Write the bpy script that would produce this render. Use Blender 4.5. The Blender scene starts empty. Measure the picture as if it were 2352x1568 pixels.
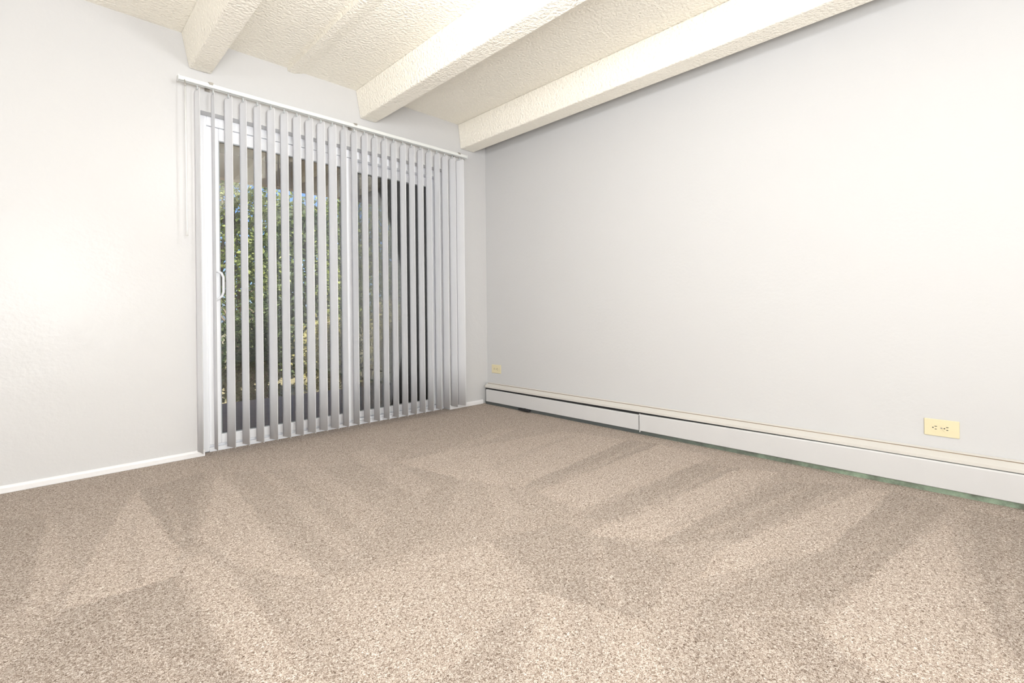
import bpy, bmesh, math, random
from mathutils import Vector, Matrix, noise
random.seed(7)
R = math.radians
S = bpy.context.scene
C = S.collection
S.view_settings.view_transform = 'Standard'
S.view_settings.look = 'None'

# ------------------------------------------------------------ room numbers (metres)
XR, YW, XL, YB = 2.90, 3.29, -1.80, -2.40      # right wall, patio-door wall, far left wall, rear wall
H = 2.45
CAMZ = 0.83
F = 1103.0
DX0, DX1, DZ = 0.675, 2.465, 2.03              # patio door opening

# ------------------------------------------------------------ camera
cam_d = bpy.data.cameras.new('camera')
cam = bpy.data.objects.new('camera', cam_d); C.objects.link(cam)
cam_d.sensor_width = 36; cam_d.lens = 36*F/2352
SH = 69.7
cam_d.shift_y = -SH/2352
cam_d.clip_start = 0.02
ROLL, PITCH, YAW = -0.60, 0.0, -44.4
M3 = Matrix.Rotation(R(YAW),3,'Z') @ Matrix.Rotation(R(90-PITCH),3,'X') @ Matrix.Rotation(R(ROLL),3,'Z')
cam.matrix_world = Matrix.Translation((0,0,CAMZ)) @ M3.to_4x4()
S.camera = cam
def floor_pt(px, py):
    d = M3 @ Vector(((px-1176)/F, ((784-py)-SH)/F, -1))
    t = -CAMZ/d.z
    return (d.x*t, d.y*t)

# ------------------------------------------------------------ helpers
def srgb(r,g,b):
    f = lambda c: (c/255/12.92 if c/255 <= .04045 else ((c/255+.055)/1.055)**2.4)
    return (f(r),f(g),f(b),1)
ORG = {}
def box(bm, x0,x1,y0,y1,z0,z1):
    vs = [bm.verts.new((x,y,z)) for x in (x0,x1) for y in (y0,y1) for z in (z0,z1)]
    for q in ((0,1,3,2),(4,6,7,5),(0,4,5,1),(2,3,7,6),(0,2,6,4),(1,5,7,3)):
        bm.faces.new([vs[i] for i in q])
def prism(bm, prof, y0, y1, axis='y'):
    def P(a,b,t): return (a,t,b) if axis=='y' else (t,a,b)
    A = [bm.verts.new(P(a,b,y0)) for a,b in prof]
    B = [bm.verts.new(P(a,b,y1)) for a,b in prof]
    n = len(prof)
    for i in range(n):
        bm.faces.new((A[i],A[(i+1)%n],B[(i+1)%n],B[i]))
    bm.faces.new(A); bm.faces.new(B[::-1])
def tube(bm, pts, r, seg=10):
    pts = [Vector(p) for p in pts]; rings = []
    rr = r if isinstance(r,(list,tuple)) else [r]*len(pts)
    for i,p in enumerate(pts):
        d = (pts[min(i+1,len(pts)-1)]-pts[max(i-1,0)]).normalized()
        a = d.orthogonal().normalized() if i==0 else (pa - d*pa.dot(d)).normalized()
        pa = a; b = d.cross(a)
        rings.append([bm.verts.new(p+(a*math.cos(2*math.pi*k/seg)+b*math.sin(2*math.pi*k/seg))*rr[i]) for k in range(seg)])
    for i in range(len(rings)-1):
        for k in range(seg):
            bm.faces.new((rings[i][k],rings[i][(k+1)%seg],rings[i+1][(k+1)%seg],rings[i+1][k]))
    bm.faces.new(rings[0][::-1]); bm.faces.new(rings[-1])
def obj(name, bm, m, parent=None, bevel=0, smooth=False, seg=2):
    bmesh.ops.recalc_face_normals(bm, faces=bm.faces)
    o0 = ORG.get(parent.name, Vector((0,0,0))) if parent else Vector((0,0,0))
    if parent: bmesh.ops.translate(bm, verts=bm.verts, vec=-o0)
    me = bpy.data.meshes.new(name); bm.to_mesh(me); bm.free()
    if smooth:
        for p in me.polygons: p.use_smooth = True
    me.materials.append(m)
    o = bpy.data.objects.new(name, me); C.objects.link(o)
    if parent: o.parent = parent; ORG[o.name] = o0
    if bevel:
        md = o.modifiers.new('bevel','BEVEL'); md.width = bevel; md.segments = seg; md.limit_method='ANGLE'
    return o
def thing(name, label, cat, loc, group=None, kind=None):
    o = bpy.data.objects.new(name, None); C.objects.link(o); o.location = loc
    o.empty_display_size = .1
    ORG[o.name] = Vector(loc)
    o['label']=label; o['category']=cat
    if group: o['group']=group
    if kind: o['kind']=kind
    return o
def struct(o, label, cat):
    o['kind']='structure'; o['label']=label; o['category']=cat; return o

# ------------------------------------------------------------ materials
def mat(name, col, rough=.5, bump=None, spec=.5, var=None, metal=0):
    m = bpy.data.materials.new(name); m.use_nodes = True
    nt = m.node_tree; b = nt.nodes['Principled BSDF']
    b.inputs['Base Color'].default_value = col
    b.inputs['Roughness'].default_value = rough
    b.inputs['Specular IOR Level'].default_value = spec
    b.inputs['Metallic'].default_value = metal
    tc = nt.nodes.new('ShaderNodeTexCoord')
    if var:
        sc, amt = var
        n = nt.nodes.new('ShaderNodeTexNoise'); n.inputs['Scale'].default_value = sc; n.inputs['Detail'].default_value = 4
        nt.links.new(tc.outputs['Object'], n.inputs['Vector'])
        mx = nt.nodes.new('ShaderNodeMix'); mx.data_type='RGBA'
        mx.inputs[6].default_value = tuple(c*(1-amt) for c in col[:3])+(1,)
        mx.inputs[7].default_value = tuple(min(1,c*(1+amt)) for c in col[:3])+(1,)
        nt.links.new(n.outputs['Fac'], mx.inputs[0]); nt.links.new(mx.outputs[2], b.inputs['Base Color'])
    if bump:
        prev = None
        for sc, dist, det in bump:
            n = nt.nodes.new('ShaderNodeTexNoise'); n.inputs['Scale'].default_value = sc; n.inputs['Detail'].default_value = det
            nt.links.new(tc.outputs['Object'], n.inputs['Vector'])
            bp = nt.nodes.new('ShaderNodeBump'); bp.inputs['Distance'].default_value = dist; bp.inputs['Strength'].default_value = 1
            nt.links.new(n.outputs['Fac'], bp.inputs['Height'])
            if prev: nt.links.new(prev.outputs[0], bp.inputs['Normal'])
            prev = bp
        nt.links.new(prev.outputs[0], b.inputs['Normal'])
    return m
M_wall = mat('wall_paint', (.600,.600,.604,1), .33, bump=[(7,.003,3),(60,.0009,3)], spec=.28)
M_wallr = mat('wall_paint_flat', (.600,.603,.610,1), .6, bump=[(7,.002,3),(60,.0006,3)], spec=.2)
M_ceil = mat('popcorn_ceiling', (.975,.94,.85,1), .9, bump=[(65,.010,4)], spec=.1, var=(110,.03))
M_base = mat('white_trim', (.80,.80,.81,1), .4, bump=[(30,.001,2)])
M_heat = mat('heater_enamel', (.61,.61,.615,1), .4, bump=[(12,.001,2)], var=(9,.03))
M_hood = mat('heater_hood_cream', (.63,.61,.575,1), .4, bump=[(12,.001,2)], var=(9,.04))
M_dark = mat('dark_void', (.02,.02,.022,1), .8, var=(40,.2))
M_vinyl = mat('white_vinyl', (.88,.90,.94,1), .35, bump=[(20,.0003,2)])
M_rail = mat('headrail_white', (.74,.76,.75,1), .45, bump=[(20,.0002,2)])
M_wand = mat('wand_clear_plastic', (.72,.73,.72,1), .3, bump=[(20,.0002,2)])
M_metal = mat('bracket_metal', (.45,.43,.40,1), .35, bump=[(50,.0002,2)], metal=.7)
M_ivory = mat('ivory_plastic', srgb(222,212,178), .4, bump=[(40,.0002,2)])
M_carrier = mat('carrier_grey', (.56,.59,.60,1), .4, bump=[(60,.0002,2)])
M_gasket = mat('gasket_grey', (.36,.38,.39,1), .5, bump=[(60,.0002,2)])
M_soffit = mat('patio_soffit', srgb(190,172,150), .8, bump=[(20,.004,3)], var=(3,.15))
M_wood = mat('brown_beam', srgb(160,128,104), .8, bump=[(20,.004,3)], var=(4,.2))
M_deck = mat('deck_brown', srgb(166,148,134), .85, bump=[(60,.003,3)], var=(14,.25))
M_bark = mat('bark', srgb(140,124,106), .9, bump=[(25,.01,4)], var=(15,.3))
M_ground = mat('garden_ground', srgb(140,130,98), .95, bump=[(10,.02,4)], var=(5,.4))
def leafmat(name, c1, c2):
    m = mat(name, c1, .45, spec=.4)
    nt = m.node_tree; b = nt.nodes['Principled BSDF']
    g = nt.nodes.new('ShaderNodeNewGeometry')
    mx = nt.nodes.new('ShaderNodeMix'); mx.data_type='RGBA'
    mx.inputs[6].default_value = c1; mx.inputs[7].default_value = c2
    nt.links.new(g.outputs['Random Per Island'], mx.inputs[0]); nt.links.new(mx.outputs[2], b.inputs['Base Color'])
    tr = nt.nodes.new('ShaderNodeBsdfTranslucent'); nt.links.new(mx.outputs[2], tr.inputs['Color'])
    ms = nt.nodes.new('ShaderNodeMixShader'); ms.inputs[0].default_value=.4
    nt.links.new(b.outputs[0], ms.inputs[1]); nt.links.new(tr.outputs[0], ms.inputs[2])
    nt.links.new(ms.outputs[0], nt.nodes['Material Output'].inputs[0])
    return m
L1 = leafmat('leaf_bright', srgb(84,108,54), srgb(206,212,126))
L2 = leafmat('leaf_dark', srgb(64,84,56), srgb(130,146,94))
L3 = leafmat('leaf_yellow', srgb(136,132,80), srgb(222,212,146))
# vanes: slightly translucent pvc
M_vane = mat('vane_pvc', (.95,.955,.97,1), .45, bump=[(300,.0002,2)])
nt = M_vane.node_tree
tr = nt.nodes.new('ShaderNodeBsdfTranslucent'); tr.inputs['Color'].default_value=(.96,.965,.985,1)
ms = nt.nodes.new('ShaderNodeMixShader'); ms.inputs[0].default_value=.48
nt.links.new(nt.nodes['Principled BSDF'].outputs[0], ms.inputs[1]); nt.links.new(tr.outputs[0], ms.inputs[2])
nt.links.new(ms.outputs[0], nt.nodes['Material Output'].inputs[0])
# glass
def glassmat(name, tint, ior=1.5):
    m = bpy.data.materials.new(name); m.use_nodes=True; nt = m.node_tree; nt.nodes.remove(nt.nodes['Principled BSDF'])
    t = nt.nodes.new('ShaderNodeBsdfTransparent')
    n = nt.nodes.new('ShaderNodeTexNoise'); n.inputs['Scale'].default_value=2
    mx = nt.nodes.new('ShaderNodeMix'); mx.data_type='RGBA'
    mx.inputs[6].default_value=tint; mx.inputs[7].default_value=tuple(c*.96 for c in tint[:3])+(1,)
    nt.links.new(n.outputs['Fac'], mx.inputs[0]); nt.links.new(mx.outputs[2], t.inputs['Color'])
    g = nt.nodes.new('ShaderNodeBsdfGlossy'); g.inputs['Roughness'].default_value=.02
    fr = nt.nodes.new('ShaderNodeFresnel'); fr.inputs['IOR'].default_value=ior
    s = nt.nodes.new('ShaderNodeMixShader')
    nt.links.new(fr.outputs[0], s.inputs[0]); nt.links.new(t.outputs[0], s.inputs[1]); nt.links.new(g.outputs[0], s.inputs[2])
    nt.links.new(s.outputs[0], nt.nodes['Material Output'].inputs[0]); return m
M_glass = glassmat('door_glass', (.88,.90,.90,1), 1.9)
M_screen = bpy.data.materials.new('insect_screen'); M_screen.use_nodes=True
nt = M_screen.node_tree; b = nt.nodes['Principled BSDF']; b.inputs['Roughness'].default_value=.8
n = nt.nodes.new('ShaderNodeTexNoise'); n.inputs['Scale'].default_value=3
cr = nt.nodes.new('ShaderNodeValToRGB'); cr.color_ramp.elements[0].color=(.28,.27,.26,1); cr.color_ramp.elements[1].color=(.36,.35,.34,1)
nt.links.new(n.outputs['Fac'], cr.inputs[0]); nt.links.new(cr.outputs[0], b.inputs['Base Color'])
t = nt.nodes.new('ShaderNodeBsdfTransparent'); s = nt.nodes.new('ShaderNodeMixShader'); s.inputs[0].default_value=.40
nt.links.new(t.outputs[0], s.inputs[1]); nt.links.new(b.outputs[0], s.inputs[2]); nt.links.new(s.outputs[0], nt.nodes['Material Output'].inputs[0])
# old green paint strip
M_green = bpy.data.materials.new('old_green_paint'); M_green.use_nodes=True
nt = M_green.node_tree; b = nt.nodes['Principled BSDF']; b.inputs['Roughness'].default_value=.6
tc = nt.nodes.new('ShaderNodeTexCoord'); n = nt.nodes.new('ShaderNodeTexNoise'); n.inputs['Scale'].default_value=7; n.inputs['Detail'].default_value=8
n.inputs['Roughness'].default_value=.7
cr = nt.nodes.new('ShaderNodeValToRGB'); e = cr.color_ramp.elements
e[0].position=.40; e[0].color=srgb(104,110,98); e[1].position=.60; e[1].color=srgb(152,172,150)
x = cr.color_ramp.elements.new(.50); x.color=srgb(130,146,128)
nt.links.new(tc.outputs['Object'], n.inputs['Vector']); nt.links.new(n.outputs['Fac'], cr.inputs[0])
sx = nt.nodes.new('ShaderNodeSeparateXYZ'); nt.links.new(tc.outputs['Object'], sx.inputs[0])
mr = nt.nodes.new('ShaderNodeMapRange'); mr.inputs['From Min'].default_value=-.4; mr.inputs['From Max'].default_value=.8
nt.links.new(sx.outputs['Y'], mr.inputs['Value'])
mx = nt.nodes.new('ShaderNodeMix'); mx.data_type='RGBA'; mx.inputs[7].default_value=srgb(84,90,90)
nt.links.new(mr.outputs[0], mx.inputs[0]); nt.links.new(cr.outputs[0], mx.inputs[6]); nt.links.new(mx.outputs[2], b.inputs['Base Color'])

# carpet
M_carpet = bpy.data.materials.new('frieze_carpet'); M_carpet.use_nodes=True
nt = M_carpet.node_tree; b = nt.nodes['Principled BSDF']; b.inputs['Roughness'].default_value=.95; b.inputs['Specular IOR Level'].default_value=.1
tc = nt.nodes.new('ShaderNodeTexCoord')
def N(t): return nt.nodes.new(t)
def noi(sc, det, rough=.6, dist=0):
    n = N('ShaderNodeTexNoise'); n.inputs['Scale'].default_value=sc; n.inputs['Detail'].default_value=det
    n.inputs['Roughness'].default_value=rough; n.inputs['Distortion'].default_value=dist
    nt.links.new(tc.outputs['Object'], n.inputs['Vector']); return n
n1 = noi(180,4,.78,1.5)
cr = N('ShaderNodeValToRGB'); e = cr.color_ramp.elements
e[0].position=.35; e[0].color=srgb(80,65,55); e[1].position=.66; e[1].color=srgb(244,239,234)
x = cr.color_ramp.elements.new(.43); x.color=srgb(137,121,109)
x = cr.color_ramp.elements.new(.50); x.color=srgb(180,165,152)
x = cr.color_ramp.elements.new(.57); x.color=srgb(211,200,190)
nt.links.new(n1.outputs['Fac'], cr.inputs[0])
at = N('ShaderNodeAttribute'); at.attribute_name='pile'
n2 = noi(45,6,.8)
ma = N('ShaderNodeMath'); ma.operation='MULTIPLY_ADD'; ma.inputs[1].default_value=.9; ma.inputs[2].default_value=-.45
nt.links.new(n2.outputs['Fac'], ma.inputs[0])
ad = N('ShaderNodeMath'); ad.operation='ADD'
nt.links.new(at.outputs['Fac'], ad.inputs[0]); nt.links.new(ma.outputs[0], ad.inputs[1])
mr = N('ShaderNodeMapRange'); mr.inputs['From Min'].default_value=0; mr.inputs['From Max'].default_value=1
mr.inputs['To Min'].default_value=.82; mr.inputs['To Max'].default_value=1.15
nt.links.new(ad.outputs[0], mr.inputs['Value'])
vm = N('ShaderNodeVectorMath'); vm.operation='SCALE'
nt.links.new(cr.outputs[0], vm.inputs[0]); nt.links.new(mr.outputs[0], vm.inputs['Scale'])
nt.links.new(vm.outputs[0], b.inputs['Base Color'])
n3 = noi(230,3,.7,1.0)
bp = N('ShaderNodeBump'); bp.inputs['Distance'].default_value=.006; bp.inputs['Strength'].default_value=.8
nt.links.new(n3.outputs['Fac'], bp.inputs['Height']); nt.links.new(bp.outputs[0], b.inputs['Normal'])

# ------------------------------------------------------------ floor with vacuum marks
def inpoly(x,y,P):
    c=False; j=len(P)-1
    for i in range(len(P)):
        xi,yi=P[i]; xj,yj=P[j]
        if (yi>y)!=(yj>y) and x < (xj-xi)*(y-yi)/(yj-yi)+xi: c = not c
        j=i
    return c
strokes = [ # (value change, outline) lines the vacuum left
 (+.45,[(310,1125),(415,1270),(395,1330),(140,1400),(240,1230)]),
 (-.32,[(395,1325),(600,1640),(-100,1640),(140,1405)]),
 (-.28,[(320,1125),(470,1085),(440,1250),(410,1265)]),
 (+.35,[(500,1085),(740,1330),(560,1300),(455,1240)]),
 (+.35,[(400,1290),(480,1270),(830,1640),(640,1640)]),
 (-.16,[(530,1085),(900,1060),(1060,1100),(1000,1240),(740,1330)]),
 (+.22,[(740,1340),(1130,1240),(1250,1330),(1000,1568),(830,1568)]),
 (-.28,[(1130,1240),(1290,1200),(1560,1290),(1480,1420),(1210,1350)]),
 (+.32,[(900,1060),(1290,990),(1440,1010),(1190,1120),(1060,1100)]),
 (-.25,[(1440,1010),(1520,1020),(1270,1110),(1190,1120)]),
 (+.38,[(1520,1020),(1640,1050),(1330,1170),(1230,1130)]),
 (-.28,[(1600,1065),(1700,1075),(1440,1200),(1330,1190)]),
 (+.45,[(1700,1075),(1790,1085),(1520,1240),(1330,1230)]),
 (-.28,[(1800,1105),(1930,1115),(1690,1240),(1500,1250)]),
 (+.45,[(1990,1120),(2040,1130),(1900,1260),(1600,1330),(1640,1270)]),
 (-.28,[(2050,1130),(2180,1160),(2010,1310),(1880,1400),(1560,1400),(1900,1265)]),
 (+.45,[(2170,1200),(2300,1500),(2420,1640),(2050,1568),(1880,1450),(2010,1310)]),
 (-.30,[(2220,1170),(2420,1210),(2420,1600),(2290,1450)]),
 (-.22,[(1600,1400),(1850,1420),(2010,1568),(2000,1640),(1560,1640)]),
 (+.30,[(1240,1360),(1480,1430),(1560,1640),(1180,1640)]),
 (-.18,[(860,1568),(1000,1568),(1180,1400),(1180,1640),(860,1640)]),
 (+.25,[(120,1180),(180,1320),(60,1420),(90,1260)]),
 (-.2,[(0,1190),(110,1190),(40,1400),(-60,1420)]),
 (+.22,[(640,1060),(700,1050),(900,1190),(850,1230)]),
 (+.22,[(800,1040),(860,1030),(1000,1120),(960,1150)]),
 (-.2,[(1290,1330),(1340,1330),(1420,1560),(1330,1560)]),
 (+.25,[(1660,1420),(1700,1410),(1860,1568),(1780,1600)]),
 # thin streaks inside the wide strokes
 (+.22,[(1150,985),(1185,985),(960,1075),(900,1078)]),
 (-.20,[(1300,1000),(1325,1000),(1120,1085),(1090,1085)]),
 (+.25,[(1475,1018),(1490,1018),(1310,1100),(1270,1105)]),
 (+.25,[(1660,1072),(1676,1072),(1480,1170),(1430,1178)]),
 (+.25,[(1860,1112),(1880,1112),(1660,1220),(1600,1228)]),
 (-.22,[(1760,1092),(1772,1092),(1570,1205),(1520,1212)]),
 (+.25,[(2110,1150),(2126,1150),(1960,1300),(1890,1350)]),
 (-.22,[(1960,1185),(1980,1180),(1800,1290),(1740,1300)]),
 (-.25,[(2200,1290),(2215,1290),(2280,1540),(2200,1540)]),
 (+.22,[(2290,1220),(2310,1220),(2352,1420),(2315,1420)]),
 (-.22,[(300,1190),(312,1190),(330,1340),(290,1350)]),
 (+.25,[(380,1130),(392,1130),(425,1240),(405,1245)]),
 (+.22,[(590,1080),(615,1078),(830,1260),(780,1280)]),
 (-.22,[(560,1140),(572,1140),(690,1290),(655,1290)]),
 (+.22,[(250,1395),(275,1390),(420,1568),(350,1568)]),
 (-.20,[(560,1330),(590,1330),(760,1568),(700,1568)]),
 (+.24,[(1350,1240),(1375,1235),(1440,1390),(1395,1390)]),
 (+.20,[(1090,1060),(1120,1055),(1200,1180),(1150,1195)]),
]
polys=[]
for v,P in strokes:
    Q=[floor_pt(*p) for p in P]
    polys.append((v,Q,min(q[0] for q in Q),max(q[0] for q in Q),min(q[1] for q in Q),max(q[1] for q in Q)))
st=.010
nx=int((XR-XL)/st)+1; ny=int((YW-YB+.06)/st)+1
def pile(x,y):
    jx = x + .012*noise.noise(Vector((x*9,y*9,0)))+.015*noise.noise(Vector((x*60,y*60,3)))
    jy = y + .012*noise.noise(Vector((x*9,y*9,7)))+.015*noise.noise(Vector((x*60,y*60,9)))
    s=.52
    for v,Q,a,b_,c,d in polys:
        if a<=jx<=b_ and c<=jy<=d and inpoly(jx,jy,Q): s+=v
    return max(0,min(1,s))
vs=[];vals=[]
for j in range(ny+1):
    for i in range(nx+1):
        xx=XL+(XR-XL)*i/nx; yy=YB+(YW+.06-YB)*j/ny
        vs.append((xx,yy,0)); vals.append(pile(xx,yy) if yy>-1 else .5)
fs=[(j*(nx+1)+i,j*(nx+1)+i+1,(j+1)*(nx+1)+i+1,(j+1)*(nx+1)+i) for j in range(ny) for i in range(nx)]
me=bpy.data.meshes.new('floor'); me.from_pydata(vs,[],fs)
att=me.attributes.new('pile','FLOAT','POINT'); att.data.foreach_set('value',vals)
me.materials.append(M_carpet)
fl=bpy.data.objects.new('floor',me); C.objects.link(fl)
struct(fl,'beige brown cut pile carpet covering the whole room, with vacuum marks','carpet')

# ------------------------------------------------------------ walls, ceiling
T=.20
bm=bmesh.new()
box(bm,XL-.1,DX0,YW,YW+T,-.1,H); box(bm,DX1,XR+.1,YW,YW+T,-.1,H); box(bm,DX0,DX1,YW,YW+T,DZ,H)
box(bm,DX0,DX1,YW+.065,YW+T,-.1,-.004)
bmesh.ops.remove_doubles(bm,verts=bm.verts,dist=1e-5)
struct(obj('wall_back',bm,M_wall),'pale grey painted wall holding the sliding patio door','wall')
bm=bmesh.new(); box(bm,XR,XR+.1,YB,YW,-.1,H); struct(obj('wall_right',bm,M_wallr),'long blank pale grey wall above the baseboard heater','wall')
bm=bmesh.new(); box(bm,XL-.1,XL,YB,YW,-.1,H); struct(obj('wall_left',bm,M_wall),'plain pale wall at the far left side of the room','wall')
bm=bmesh.new(); box(bm,XL-.1,XR+.1,YB-.1,YB,-.1,H); struct(obj('wall_front',bm,M_wall),'plain pale wall behind the viewer','wall')
bm=bmesh.new(); box(bm,XL-.1,XR+.1,YB-.1,YW+T,H,H+.2)
struct(obj('ceiling',bm,M_ceil),'cream popcorn textured concrete ceiling','ceiling')
def beam(xl,xr,top,zb,label):
    bm=bmesh.new()
    prism(bm,[(xl-top,H),(xl,zb),(xr,zb),(xr+top,H)],YB,YW)
    o=obj('ceiling_beam',bm,M_ceil,bevel=.008); struct(o,label,'beam'); o['group']='tapered ceiling beams'
beam(.621,.731,.038,2.257,'cream ceiling beam nearest the left end of the blind')
beam(1.682,1.806,.035,2.255,'middle cream ceiling beam, meeting the wall above the middle of the blind')
beam(2.612,2.758,.025,2.245,'cream ceiling beam running alongside the long blank right wall')
bm=bmesh.new(); prism(bm,[(1.170,H),(1.172,H-.022),(1.210,H-.024),(1.250,H-.012),(1.285,H)],YB,YW)
struct(obj('ceiling_joint',bm,M_ceil,bevel=.001),'shallow raised seam in the ceiling between the first two beams','ceiling seam')

# baseboards
def bprof(y): return [(y,0.0),(y-.013,0.0),(y-.014,.028),(y-.008,.036),(y,.038)]
bm=bmesh.new(); prism(bm,bprof(YW),XL,DX0+.004,axis='x'); 
struct(obj('baseboard_left',bm,M_base,bevel=.003),'low white baseboard left of the patio door','baseboard')
bm=bmesh.new(); prism(bm,bprof(YW),DX1+.0,XR-.062,axis='x')
struct(obj('baseboard_back',bm,M_base,bevel=.003),'short white baseboard between the patio door and the heater','baseboard')

# ------------------------------------------------------------ sliding patio door
door=thing('door_1','white framed sliding glass patio door behind the vertical blind','sliding door',((DX0+DX1)/2,YW+.12,0),kind='structure')
fy0,fy1=YW+.07,YW+.18
bm=bmesh.new()
box(bm,DX0,DX0+.045,fy0,fy1,0,DZ); box(bm,DX1-.045,DX1,fy0,fy1,0,DZ)
box(bm,DX0+.045,DX1-.045,fy0,fy1,DZ-.055,DZ)
obj('outer_frame',bm,M_vinyl,door,bevel=.004)
bm=bmesh.new(); box(bm,DX0+.045,DX1-.045,fy0,fy1,-.003,.022); box(bm,DX0+.045,DX1-.045,fy0+.028,fy0+.034,.022,.034); box(bm,DX0+.045,DX1-.045,fy0+.075,fy0+.081,.022,.034)
obj('track_sill',bm,M_vinyl,door,bevel=.002)
def sash(name,x0,x1,y0,y1,z0,z1,sl,sr,rt,rb,label):
    bm=bmesh.new()
    box(bm,x0,x0+sl,y0,y1,z0,z1); box(bm,x1-sr,x1,y0,y1,z0,z1)
    box(bm,x0+sl,x1-sr,y0,y1,z1-rt,z1); box(bm,x0+sl,x1-sr,y0,y1,z0,z0+rb)
    f=obj(name,bm,M_vinyl,door,bevel=.004); f['label']=label
    bm=bmesh.new(); ym=(y0+y1)/2
    box(bm,x0+sl-.004,x1-sr+.004,ym-.003,ym+.003,z0+rb-.004,z1-rt+.004)
    obj('glass_pane',bm,M_glass,f)
    bm=bmesh.new()  # dark gasket
    g=.005; ax,bx,az,bz=x0+sl,x1-sr,z0+rb,z1-rt
    box(bm,ax,ax+g,y0+.006,ym-.003,az,bz);box(bm,bx-g,bx,y0+.006,ym-.003,az,bz);box(bm,ax+g,bx-g,y0+.006,ym-.003,az,az+g);box(bm,ax+g,bx-g,y0+.006,ym-.003,bz-g,bz)
    obj('gasket',bm,M_gasket,f)
    return f
s1=sash('sliding_panel',DX0+.046,1.655,fy0+.012,fy0+.048,.036,DZ-.056,.066,.07,.075,.055,'left sliding panel with the white handle')
s2=sash('fixed_panel',1.60,DX1-.046,fy0+.058,fy0+.094,.036,DZ-.056,.07,.06,.075,.045,'right fixed panel')
bm=bmesh.new(); box(bm,1.60,DX1-.05,fy1+.004,fy1+.006,.03,DZ-.06)
obj('insect_screen',bm,M_screen,door)
# handle: thin D shaped pull with slim plate
hx=DX0+.046+.040; hy=fy0+.012
bm=bmesh.new(); box(bm,hx-.010,hx+.010,hy-.005,hy,.905,1.105)
h=obj('handle_plate',bm,M_vinyl,s1,bevel=.002)
bm=bmesh.new(); pts=[(hx,hy-.003,1.090),(hx+.010,hy-.022,1.092),(hx+.026,hy-.036,1.080),(hx+.034,hy-.042,1.055),(hx+.034,hy-.042,.965),(hx+.028,hy-.036,.942),(hx+.010,hy-.022,.922),(hx,hy-.003,.920)]
tube(bm,pts,.0072,10); obj('handle_grip',bm,M_vinyl,s1,smooth=True)
bm=bmesh.new(); tube(bm,[(2.365,fy0+.058,1.02),(2.365,fy0+.045,1.02)],.012,14); obj('lock_pull',bm,M_vinyl,s2,smooth=False)

# ------------------------------------------------------------ vertical blind
BY=3.215; RZ0,RZ1=2.143,2.168
bl=thing('vertical_blind','white vertical blind with open vanes hanging across the sliding patio door','blind',(1.58,BY,0))
bm=bmesh.new()
x0,x1=.558,2.612
prism(bm,[(BY-.015,RZ0+.002),(BY-.016,RZ1-.003),(BY-.013,RZ1),(BY+.013,RZ1),(BY+.016,RZ1-.003),(BY+.015,RZ0+.002),(BY+.007,RZ0),(BY+.007,RZ0+.012),(BY-.007,RZ0+.012),(BY-.007,RZ0)],x0,x1,axis='x')
hr=obj('headrail',bm,M_rail,bl)
for e0,e1 in ((x0-.006,x0),(x1,x1+.006)):
    bm=bmesh.new(); box(bm,e0,e1,BY-.018,BY+.018,RZ0-.002,RZ1+.002); obj('end_cap',bm,M_rail,hr,bevel=.002)
for bx in (.71,1.60,2.53):
    bm=bmesh.new(); box(bm,bx-.013,bx+.013,BY-.018,YW-.001,RZ1,RZ1+.003); box(bm,bx-.013,bx+.013,YW-.003,YW-.0005,RZ1-.02,RZ1+.03); box(bm,bx-.010,bx+.010,BY-.022,BY-.018,RZ1-.010,RZ1+.003)
    tube(bm,[(bx,BY+.0,RZ1+.003),(bx,BY+.0,RZ1+.009)],.005,8)
    obj('bracket',bm,M_metal,bl)
# wand
bm=bmesh.new(); wx=.582; tube(bm,[(wx,BY-.028,2.105),(wx+.001,BY-.030,1.7),(wx+.002,BY-.030,1.31),(wx+.002,BY-.030,1.27)],[.0038,.0038,.0038,.0055],8)
wd=obj('tilt_wand',bm,M_wand,bl,smooth=True)
bm=bmesh.new(); tube(bm,[(wx,BY-.013,2.148),(wx,BY-.028,2.13),(wx,BY-.028,2.10)],.003,8); obj('wand_hook',bm,M_metal,wd,smooth=True)
phis=[-7,1,-16,-11,-13,-15,-13.5,-14,-14,-15,-14,-3,-2,-2,0,1,1,0,1,1,2,3,1,-1,-14]
def vane_mesh():
    bm=bmesh.new(); W=.088; n=8; zt,zb=-.026,-2.110
    th=.0009
    zs=[zt,zt-.012]+[zt-.012+(zb-zt+.012)*k/6 for k in range(1,7)]
    front=[];back=[]
    for zi,z in enumerate(zs):
        w=W*(.72 if zi==0 else 1)
        fr=[];bk=[]
        for k in range(n+1):
            t=-1+2*k/n
            y=t*w/2; x=.0035*(1-t*t)-.0017
            fr.append(bm.verts.new((x+th/2,y,z))); bk.append(bm.verts.new((x-th/2,y,z)))
        front.append(fr);back.append(bk)
    for a in range(len(zs)-1):
        for k in range(n):
            bm.faces.new((front[a][k],front[a][k+1],front[a+1][k+1],front[a+1][k]))
            bm.faces.new((back[a][k+1],back[a][k],back[a+1][k],back[a+1][k+1]))
        bm.faces.new((front[a][0],front[a+1][0],back[a+1][0],back[a][0]))
        bm.faces.new((front[a][n],back[a][n],back[a+1][n],front[a+1][n]))
    for k in range(n):
        bm.faces.new((front[0][k],back[0][k],back[0][k+1],front[0][k+1]))
        bm.faces.new((front[-1][k],front[-1][k+1],back[-1][k+1],back[-1][k]))
    return bm
v0=obj('vane',vane_mesh(),M_vane,smooth=True)
bm=bmesh.new(); box(bm,-.003,.003,-.008,.008,-.032,-.018); tube(bm,[(0,0,-.02),(0,0,.006)],.0025,8)
c0=obj('carrier',bm,M_carrier)
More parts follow.
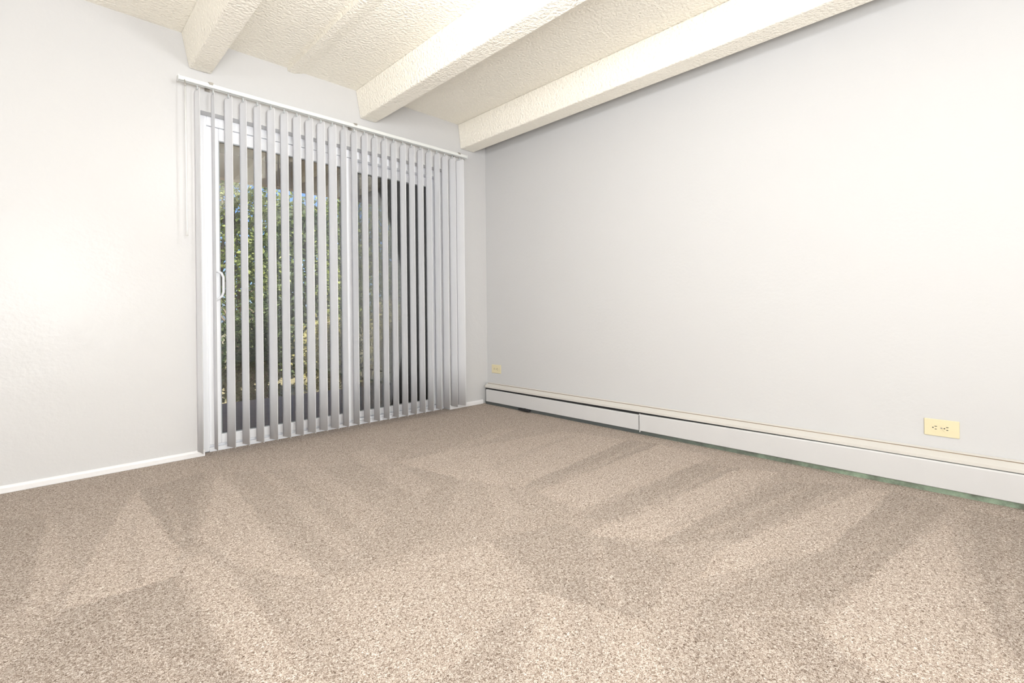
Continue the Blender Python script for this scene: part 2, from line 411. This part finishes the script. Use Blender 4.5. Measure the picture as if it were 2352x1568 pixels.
for i,ph in enumerate(phis):
    v=v0 if i==0 else v0.copy(); c=c0 if i==0 else c0.copy()
    if i: C.objects.link(v); C.objects.link(c)
    v.parent=bl; v.location=(.645+.0792*i-1.58,0,RZ0+.004)
    v.rotation_euler=(0,0,R(-ph))
    c.parent=v; c.location=(0,0,0)

# ------------------------------------------------------------ baseboard heater
HY0,HY1=-1.3,3.262; J=1.70
ht=thing('baseboard_heater','long white hot water baseboard heater along the right wall','heater',(XR-.03,(HY0+HY1)/2,0))
def px(w): return XR-w
bm=bmesh.new(); box(bm,px(.006),px(0.0005),HY0,HY1,.0,.188); obj('back_panel',bm,M_heat,ht)
bm=bmesh.new(); prism(bm,[(px(.006),.190),(px(.006),.184),(px(.020),.180),(px(.022),.174),(px(.024),.174),(px(.056),.160),(px(.058),.148),(px(.060),.148),(px(.0595),.163),(px(.024),.181),(px(.020),.186)],HY0,HY1)
obj('top_hood',bm,M_hood,ht,bevel=.0008)
bm=bmesh.new(); box(bm,px(.0250),px(.0210),HY0,HY1,.1800,.1838); obj('seam_line',bm,mat('seam_rust',srgb(140,124,106),.7,var=(8,.3)),ht)
# inner fins & pipe
bm=bmesh.new(); box(bm,px(.048),px(.008),HY0,HY1-.004,.035,.12); obj('heating_element',bm,M_dark,ht)
bm=bmesh.new(); prism(bm,[(px(.047),.155),(px(.010),.176),(px(.009),.12),(px(.047),.12)],HY0,HY1-.003); obj('inner_liner',bm,M_dark,ht)
def panel(stations,w0,lab):
    bm=bmesh.new()
    prof=lambda zt:[(px(w0-.004),.025),(px(w0),.028),(px(w0),zt-.006),(px(w0-.003),zt),(px(w0-.012),zt+.001),(px(w0-.012),zt-.001),(px(w0-.0045),zt-.003),(px(w0-.0015),zt-.007),(px(w0-.0015),.030),(px(w0-.004),.027)]
    rings=[[bm.verts.new((a,y,b)) for a,b in prof(zt)] for y,zt in stations]
    n=len(rings[0])
    for A,B in zip(rings,rings[1:]):
        for i in range(n): bm.faces.new((A[i],A[(i+1)%n],B[(i+1)%n],B[i]))
    bm.faces.new(rings[0]); bm.faces.new(rings[-1][::-1])
    o=obj('front_panel',bm,M_heat,ht); o['label']=lab
panel([(J+.003,.129),(HY1-.02,.133)],.061,'front cover section nearest the room corner')
panel([(HY0,.1440),(.45,.1440),(.95,.1405),(J-.008,.134)],.064,'front cover section on the right, nearer the viewer')
bm=bmesh.new(); box(bm,px(.0690),px(.0600),J-.0105,J-.0065,.018,.140); obj('joint_strip',bm,M_heat,ht)
bm=bmesh.new(); prism(bm,[(px(.0),.0),(px(.050),.0),(px(.054),.028),(px(.006),.034)],HY0,HY1-.003); obj('base_strip',bm,M_green,ht)
bm=bmesh.new(); box(bm,px(.030),px(.0),HY1-.003,HY1+.014,.0,.188); obj('end_plate',bm,M_heat,ht,bevel=.002)
bm=bmesh.new(); box(bm,px(.080),px(.052),2.70,2.82,.012,.022); box(bm,px(.06),px(.052),2.75,2.77,.012,.04); obj('foot_clip',bm,M_dark,ht)

# ------------------------------------------------------------ outlets
def outlet(y,z,label):
    o=thing('wall_outlet',label,'outlet',(XR,y,z),group='ivory wall outlets')
    bm=bmesh.new()
    hw,hh=.060,.038
    box(bm,XR-.006,XR-.0003,y-hw,y+hw,z-hh,z+hh); pl=obj('cover_plate',bm,M_ivory,o,bevel=.0035,seg=3)
    for s in (-1,1):
        bm=bmesh.new(); yc=y+s*.0195; n=20; pr=[]
        for k in range(n):
            a=2*math.pi*k/n; pr.append((max(-.0145,min(.0145,.0172*math.cos(a))), .0172*math.sin(a)))
        A=[bm.verts.new((XR-.0080,yc+q[0],z+q[1])) for q in pr]; B=[bm.verts.new((XR-.004,yc+q[0],z+q[1])) for q in pr]
        for k in range(n): bm.faces.new((A[k],A[(k+1)%n],B[(k+1)%n],B[k]))
        bm.faces.new(A); bm.faces.new(B[::-1])
        r=obj('receptacle',bm,M_ivory,o)
        bm=bmesh.new()
        for dz,l in ((.0062,.0042),(-.0062,.0035)):
            box(bm,XR-.0085,XR-.0075,yc-l,yc+l,z+dz-.0013,z+dz+.0013)
        tube(bm,[(XR-.0085,yc+.0095,z),(XR-.0075,yc+.0095,z)],.0026,10)
        obj('slots',bm,M_dark,r)
    bm=bmesh.new(); tube(bm,[(XR-.0078,y,z),(XR-.005,y,z)],.0032,12); obj('screw',bm,M_metal,o)
outlet(.196,.282,'ivory double outlet on the bare right wall, larger and nearer the viewer')
outlet(3.165,.315,'small looking ivory double outlet close to the room corner above the heater end')

# ------------------------------------------------------------ outside
bm=bmesh.new(); box(bm,-3,8,YW+T,5.25,-.15,-.03); struct(obj('patio_deck',bm,M_deck),'brown grey patio deck outside the glass door','patio')
bm=bmesh.new(); box(bm,-3,8,YW+T,5.5,2.42,2.6); struct(obj('patio_soffit',bm,M_soffit),'tan soffit covering the patio outside','soffit')
for k,(bx) in enumerate((.9,1.95,3.0)):
    bm=bmesh.new(); prism(bm,[(bx,2.25),(bx+.1,2.25),(bx+.1,2.42),(bx,2.42)],YW+T,5.38)
    o=obj('soffit_beam',bm,M_soffit,bevel=.005); struct(o,'tan beam under the patio soffit outside the door','beam'); o['group']='beams under the patio soffit'
bm=bmesh.new(); box(bm,-3,8,5.38,5.5,2.18,2.42); struct(obj('fascia_board',bm,M_wood),'brown wooden fascia along the outer edge of the patio soffit','fascia')
bm=bmesh.new(); box(bm,-30,40,5.25,50,-.6,-.4); struct(obj('garden_ground',bm,M_ground),'earthy garden ground beyond the patio','ground')

def tree(x,y,h,rx,ry,rz,zc,n,lm,label,ls=.05,name='garden_tree',trunks=1,cat='tree'):
    t=thing(name,label,cat,(x,y,-.4),group=None)
    bm=bmesh.new()
    for q in range(trunks):
        ox=random.uniform(-.4,.4)*rx*(trunks>1)
        pts=[(x+ox*.4,y,-.42)];
        for k in range(1,6): pts.append((x+ox+random.uniform(-.08,.08)*k/2,y+random.uniform(-.04,.04)*k/2,-.4+(h)*k/6))
        r0=.06 if trunks==1 else (.022 if rx<.6 else .034)
        tube(bm,pts,[r0*(1-.13*k) for k in range(6)],8)
        for k in range(5):
            p=Vector(pts[random.randint(2,5)]); e=p+Vector((random.uniform(-1,1)*rx*.5,random.uniform(-.6,.6)*ry,random.uniform(.1,.6)*rz))
            tube(bm,[p,(p+e)/2+Vector((0,0,.05)),e],[.016,.011,.005],6)
    obj('trunk',bm,M_bark,t,smooth=True)
    V=[];Fc=[]
    cl=[]
    sg=.12 if rx<.6 else (.16 if rx<1 else .22)
    for _ in range(70 if rx<1 else 110):
        while True:
            a=Vector((random.uniform(-1,1),random.uniform(-1,1),random.uniform(-1,1)))
            if a.length<1.15: break
        cl.append(Vector((a.x*max(.05,rx-1.4*sg),a.y*max(.05,ry-2*sg),zc+a.z*rz+.4)))
    o0=ORG[t.name]
    for _ in range(n):
        c=random.choice(cl); p=c+Vector((random.gauss(0,sg),random.gauss(0,sg),random.gauss(0,sg)))
        p.x=max(-rx,min(rx,p.x)); p.y=max(-ry,min(ry,p.y))
        if p.z<.06: p.z=.06
        d=Vector((random.uniform(-1,1),random.uniform(-1,1),random.uniform(-1,.3))).normalized()
        s=d.orthogonal().normalized(); s=Matrix.Rotation(random.uniform(0,6.3),3,d)@s
        L=ls*random.uniform(.7,1.4); w=L*.32; b0=len(V); u=d.cross(s)*w*.35
        V+= [p,p+d*L*.45+s*w+u,p+d*L,p+d*L*.45-s*w+u]; Fc+=[(b0,b0+1,b0+2),(b0,b0+2,b0+3)]
    me=bpy.data.meshes.new('foliage'); me.from_pydata(V,[],Fc); me.materials.append(lm)
    f=bpy.data.objects.new('foliage',me); C.objects.link(f); f.parent=t; ORG[f.name]=o0
tree(1.90,7.5,3.6,.82,.6,1.3,2.1,5500,L1,'bright green leafy tree seen through the left end of the door glass',.065,trunks=3)
tree(3.80,7.5,3.8,.82,.6,1.4,2.1,7500,L1,'green leafy tree seen through the middle of the door glass',.06,trunks=3)
tree(5.70,7.6,4.0,.82,.6,1.5,2.0,7500,L2,'darker green tree seen through the right door panel',.065,trunks=3)
tree(1.75,6.1,1.3,.44,.42,.5,.35,3500,L2,'dark low shrub just beyond the patio edge at the left of the glass',.055,'garden_shrub',4,'shrub')
tree(2.70,6.1,1.2,.44,.42,.42,.30,4000,L3,'yellow green low shrub beyond the patio seen behind the middle vanes',.05,'garden_shrub',4,'shrub')
tree(3.65,6.15,1.4,.44,.42,.5,.35,3500,L3,'olive low shrub beyond the patio at the right of the glass',.055,'garden_shrub',4,'shrub')
tree(1.25,10.2,4.2,1.25,1.2,1.7,.9,8000,L2,'large shadowy tree standing far back at the left of the garden',.12)
tree(4.05,10.2,4.4,1.35,1.2,1.8,1.1,15000,L2,'large dark tree standing far back between the two bright green trees',.12)
tree(7.0,10.4,5.0,1.4,1.2,2.2,1.5,14000,L2,'large dark tree at the far right of the garden',.12)

# ------------------------------------------------------------ light
w=bpy.data.worlds.new('world'); S.world=w; w.use_nodes=True
nt=w.node_tree; sky=nt.nodes.new('ShaderNodeTexSky'); sky.sky_type='NISHITA'; sky.sun_disc=False
sky.sun_elevation=R(50); sky.sun_rotation=R(200); sky.air_density=1.0; sky.ozone_density=5
mx=nt.nodes.new('ShaderNodeMix'); mx.data_type='RGBA'; mx.blend_type='MULTIPLY'; mx.inputs[0].default_value=1; mx.inputs[7].default_value=(.60,.72,1,1)
nt.links.new(sky.outputs[0], mx.inputs[6])
nt.links.new(mx.outputs[2], nt.nodes['Background'].inputs[0]); nt.nodes['Background'].inputs[1].default_value=.28
sd=bpy.data.lights.new('sun','SUN'); sd.energy=12.0; sd.angle=R(.6); sd.color=(1,.94,.84)
so=bpy.data.objects.new('sun',sd); C.objects.link(so); so.location=(0,-5,10)
so.rotation_euler=Vector((.35,.22,-1)).to_track_quat('-Z','Y').to_euler()
def area(name,loc,target,size,power,col=(1,1,1),shape='DISK'):
    d=bpy.data.lights.new(name,'AREA'); d.shape=shape; d.size=size; d.energy=power; d.color=col
    o=bpy.data.objects.new(name,d); C.objects.link(o); o.location=loc
    o.rotation_euler=(Vector(target)-Vector(loc)).to_track_quat('-Z','Y').to_euler(); return o
def point(name,loc,power,rad,col):
    d=bpy.data.lights.new(name,'POINT'); d.energy=power; d.shadow_soft_size=rad; d.color=col
    o=bpy.data.objects.new(name,d); C.objects.link(o); o.location=loc; return o
point('camera_flash',(.14,-.10,1.24),14,.05,(1,.995,.985))
point('left_fill',(-1.5,.2,1.6),44,.22,(1,1,1))  # unseen fill light added at the left to even the room and vanes
area('bounce_fill',(.0,-1.5,1.15),(.60,.5,2.45),1.0,114,(1,.998,.992))  # added fill aimed at the ceiling from behind the camera, out of view
point('mid_fill',(1.02,1.25,2.08),34,.10,(1,.998,.99))  # no fixture here: fill added above the view to brighten the far end
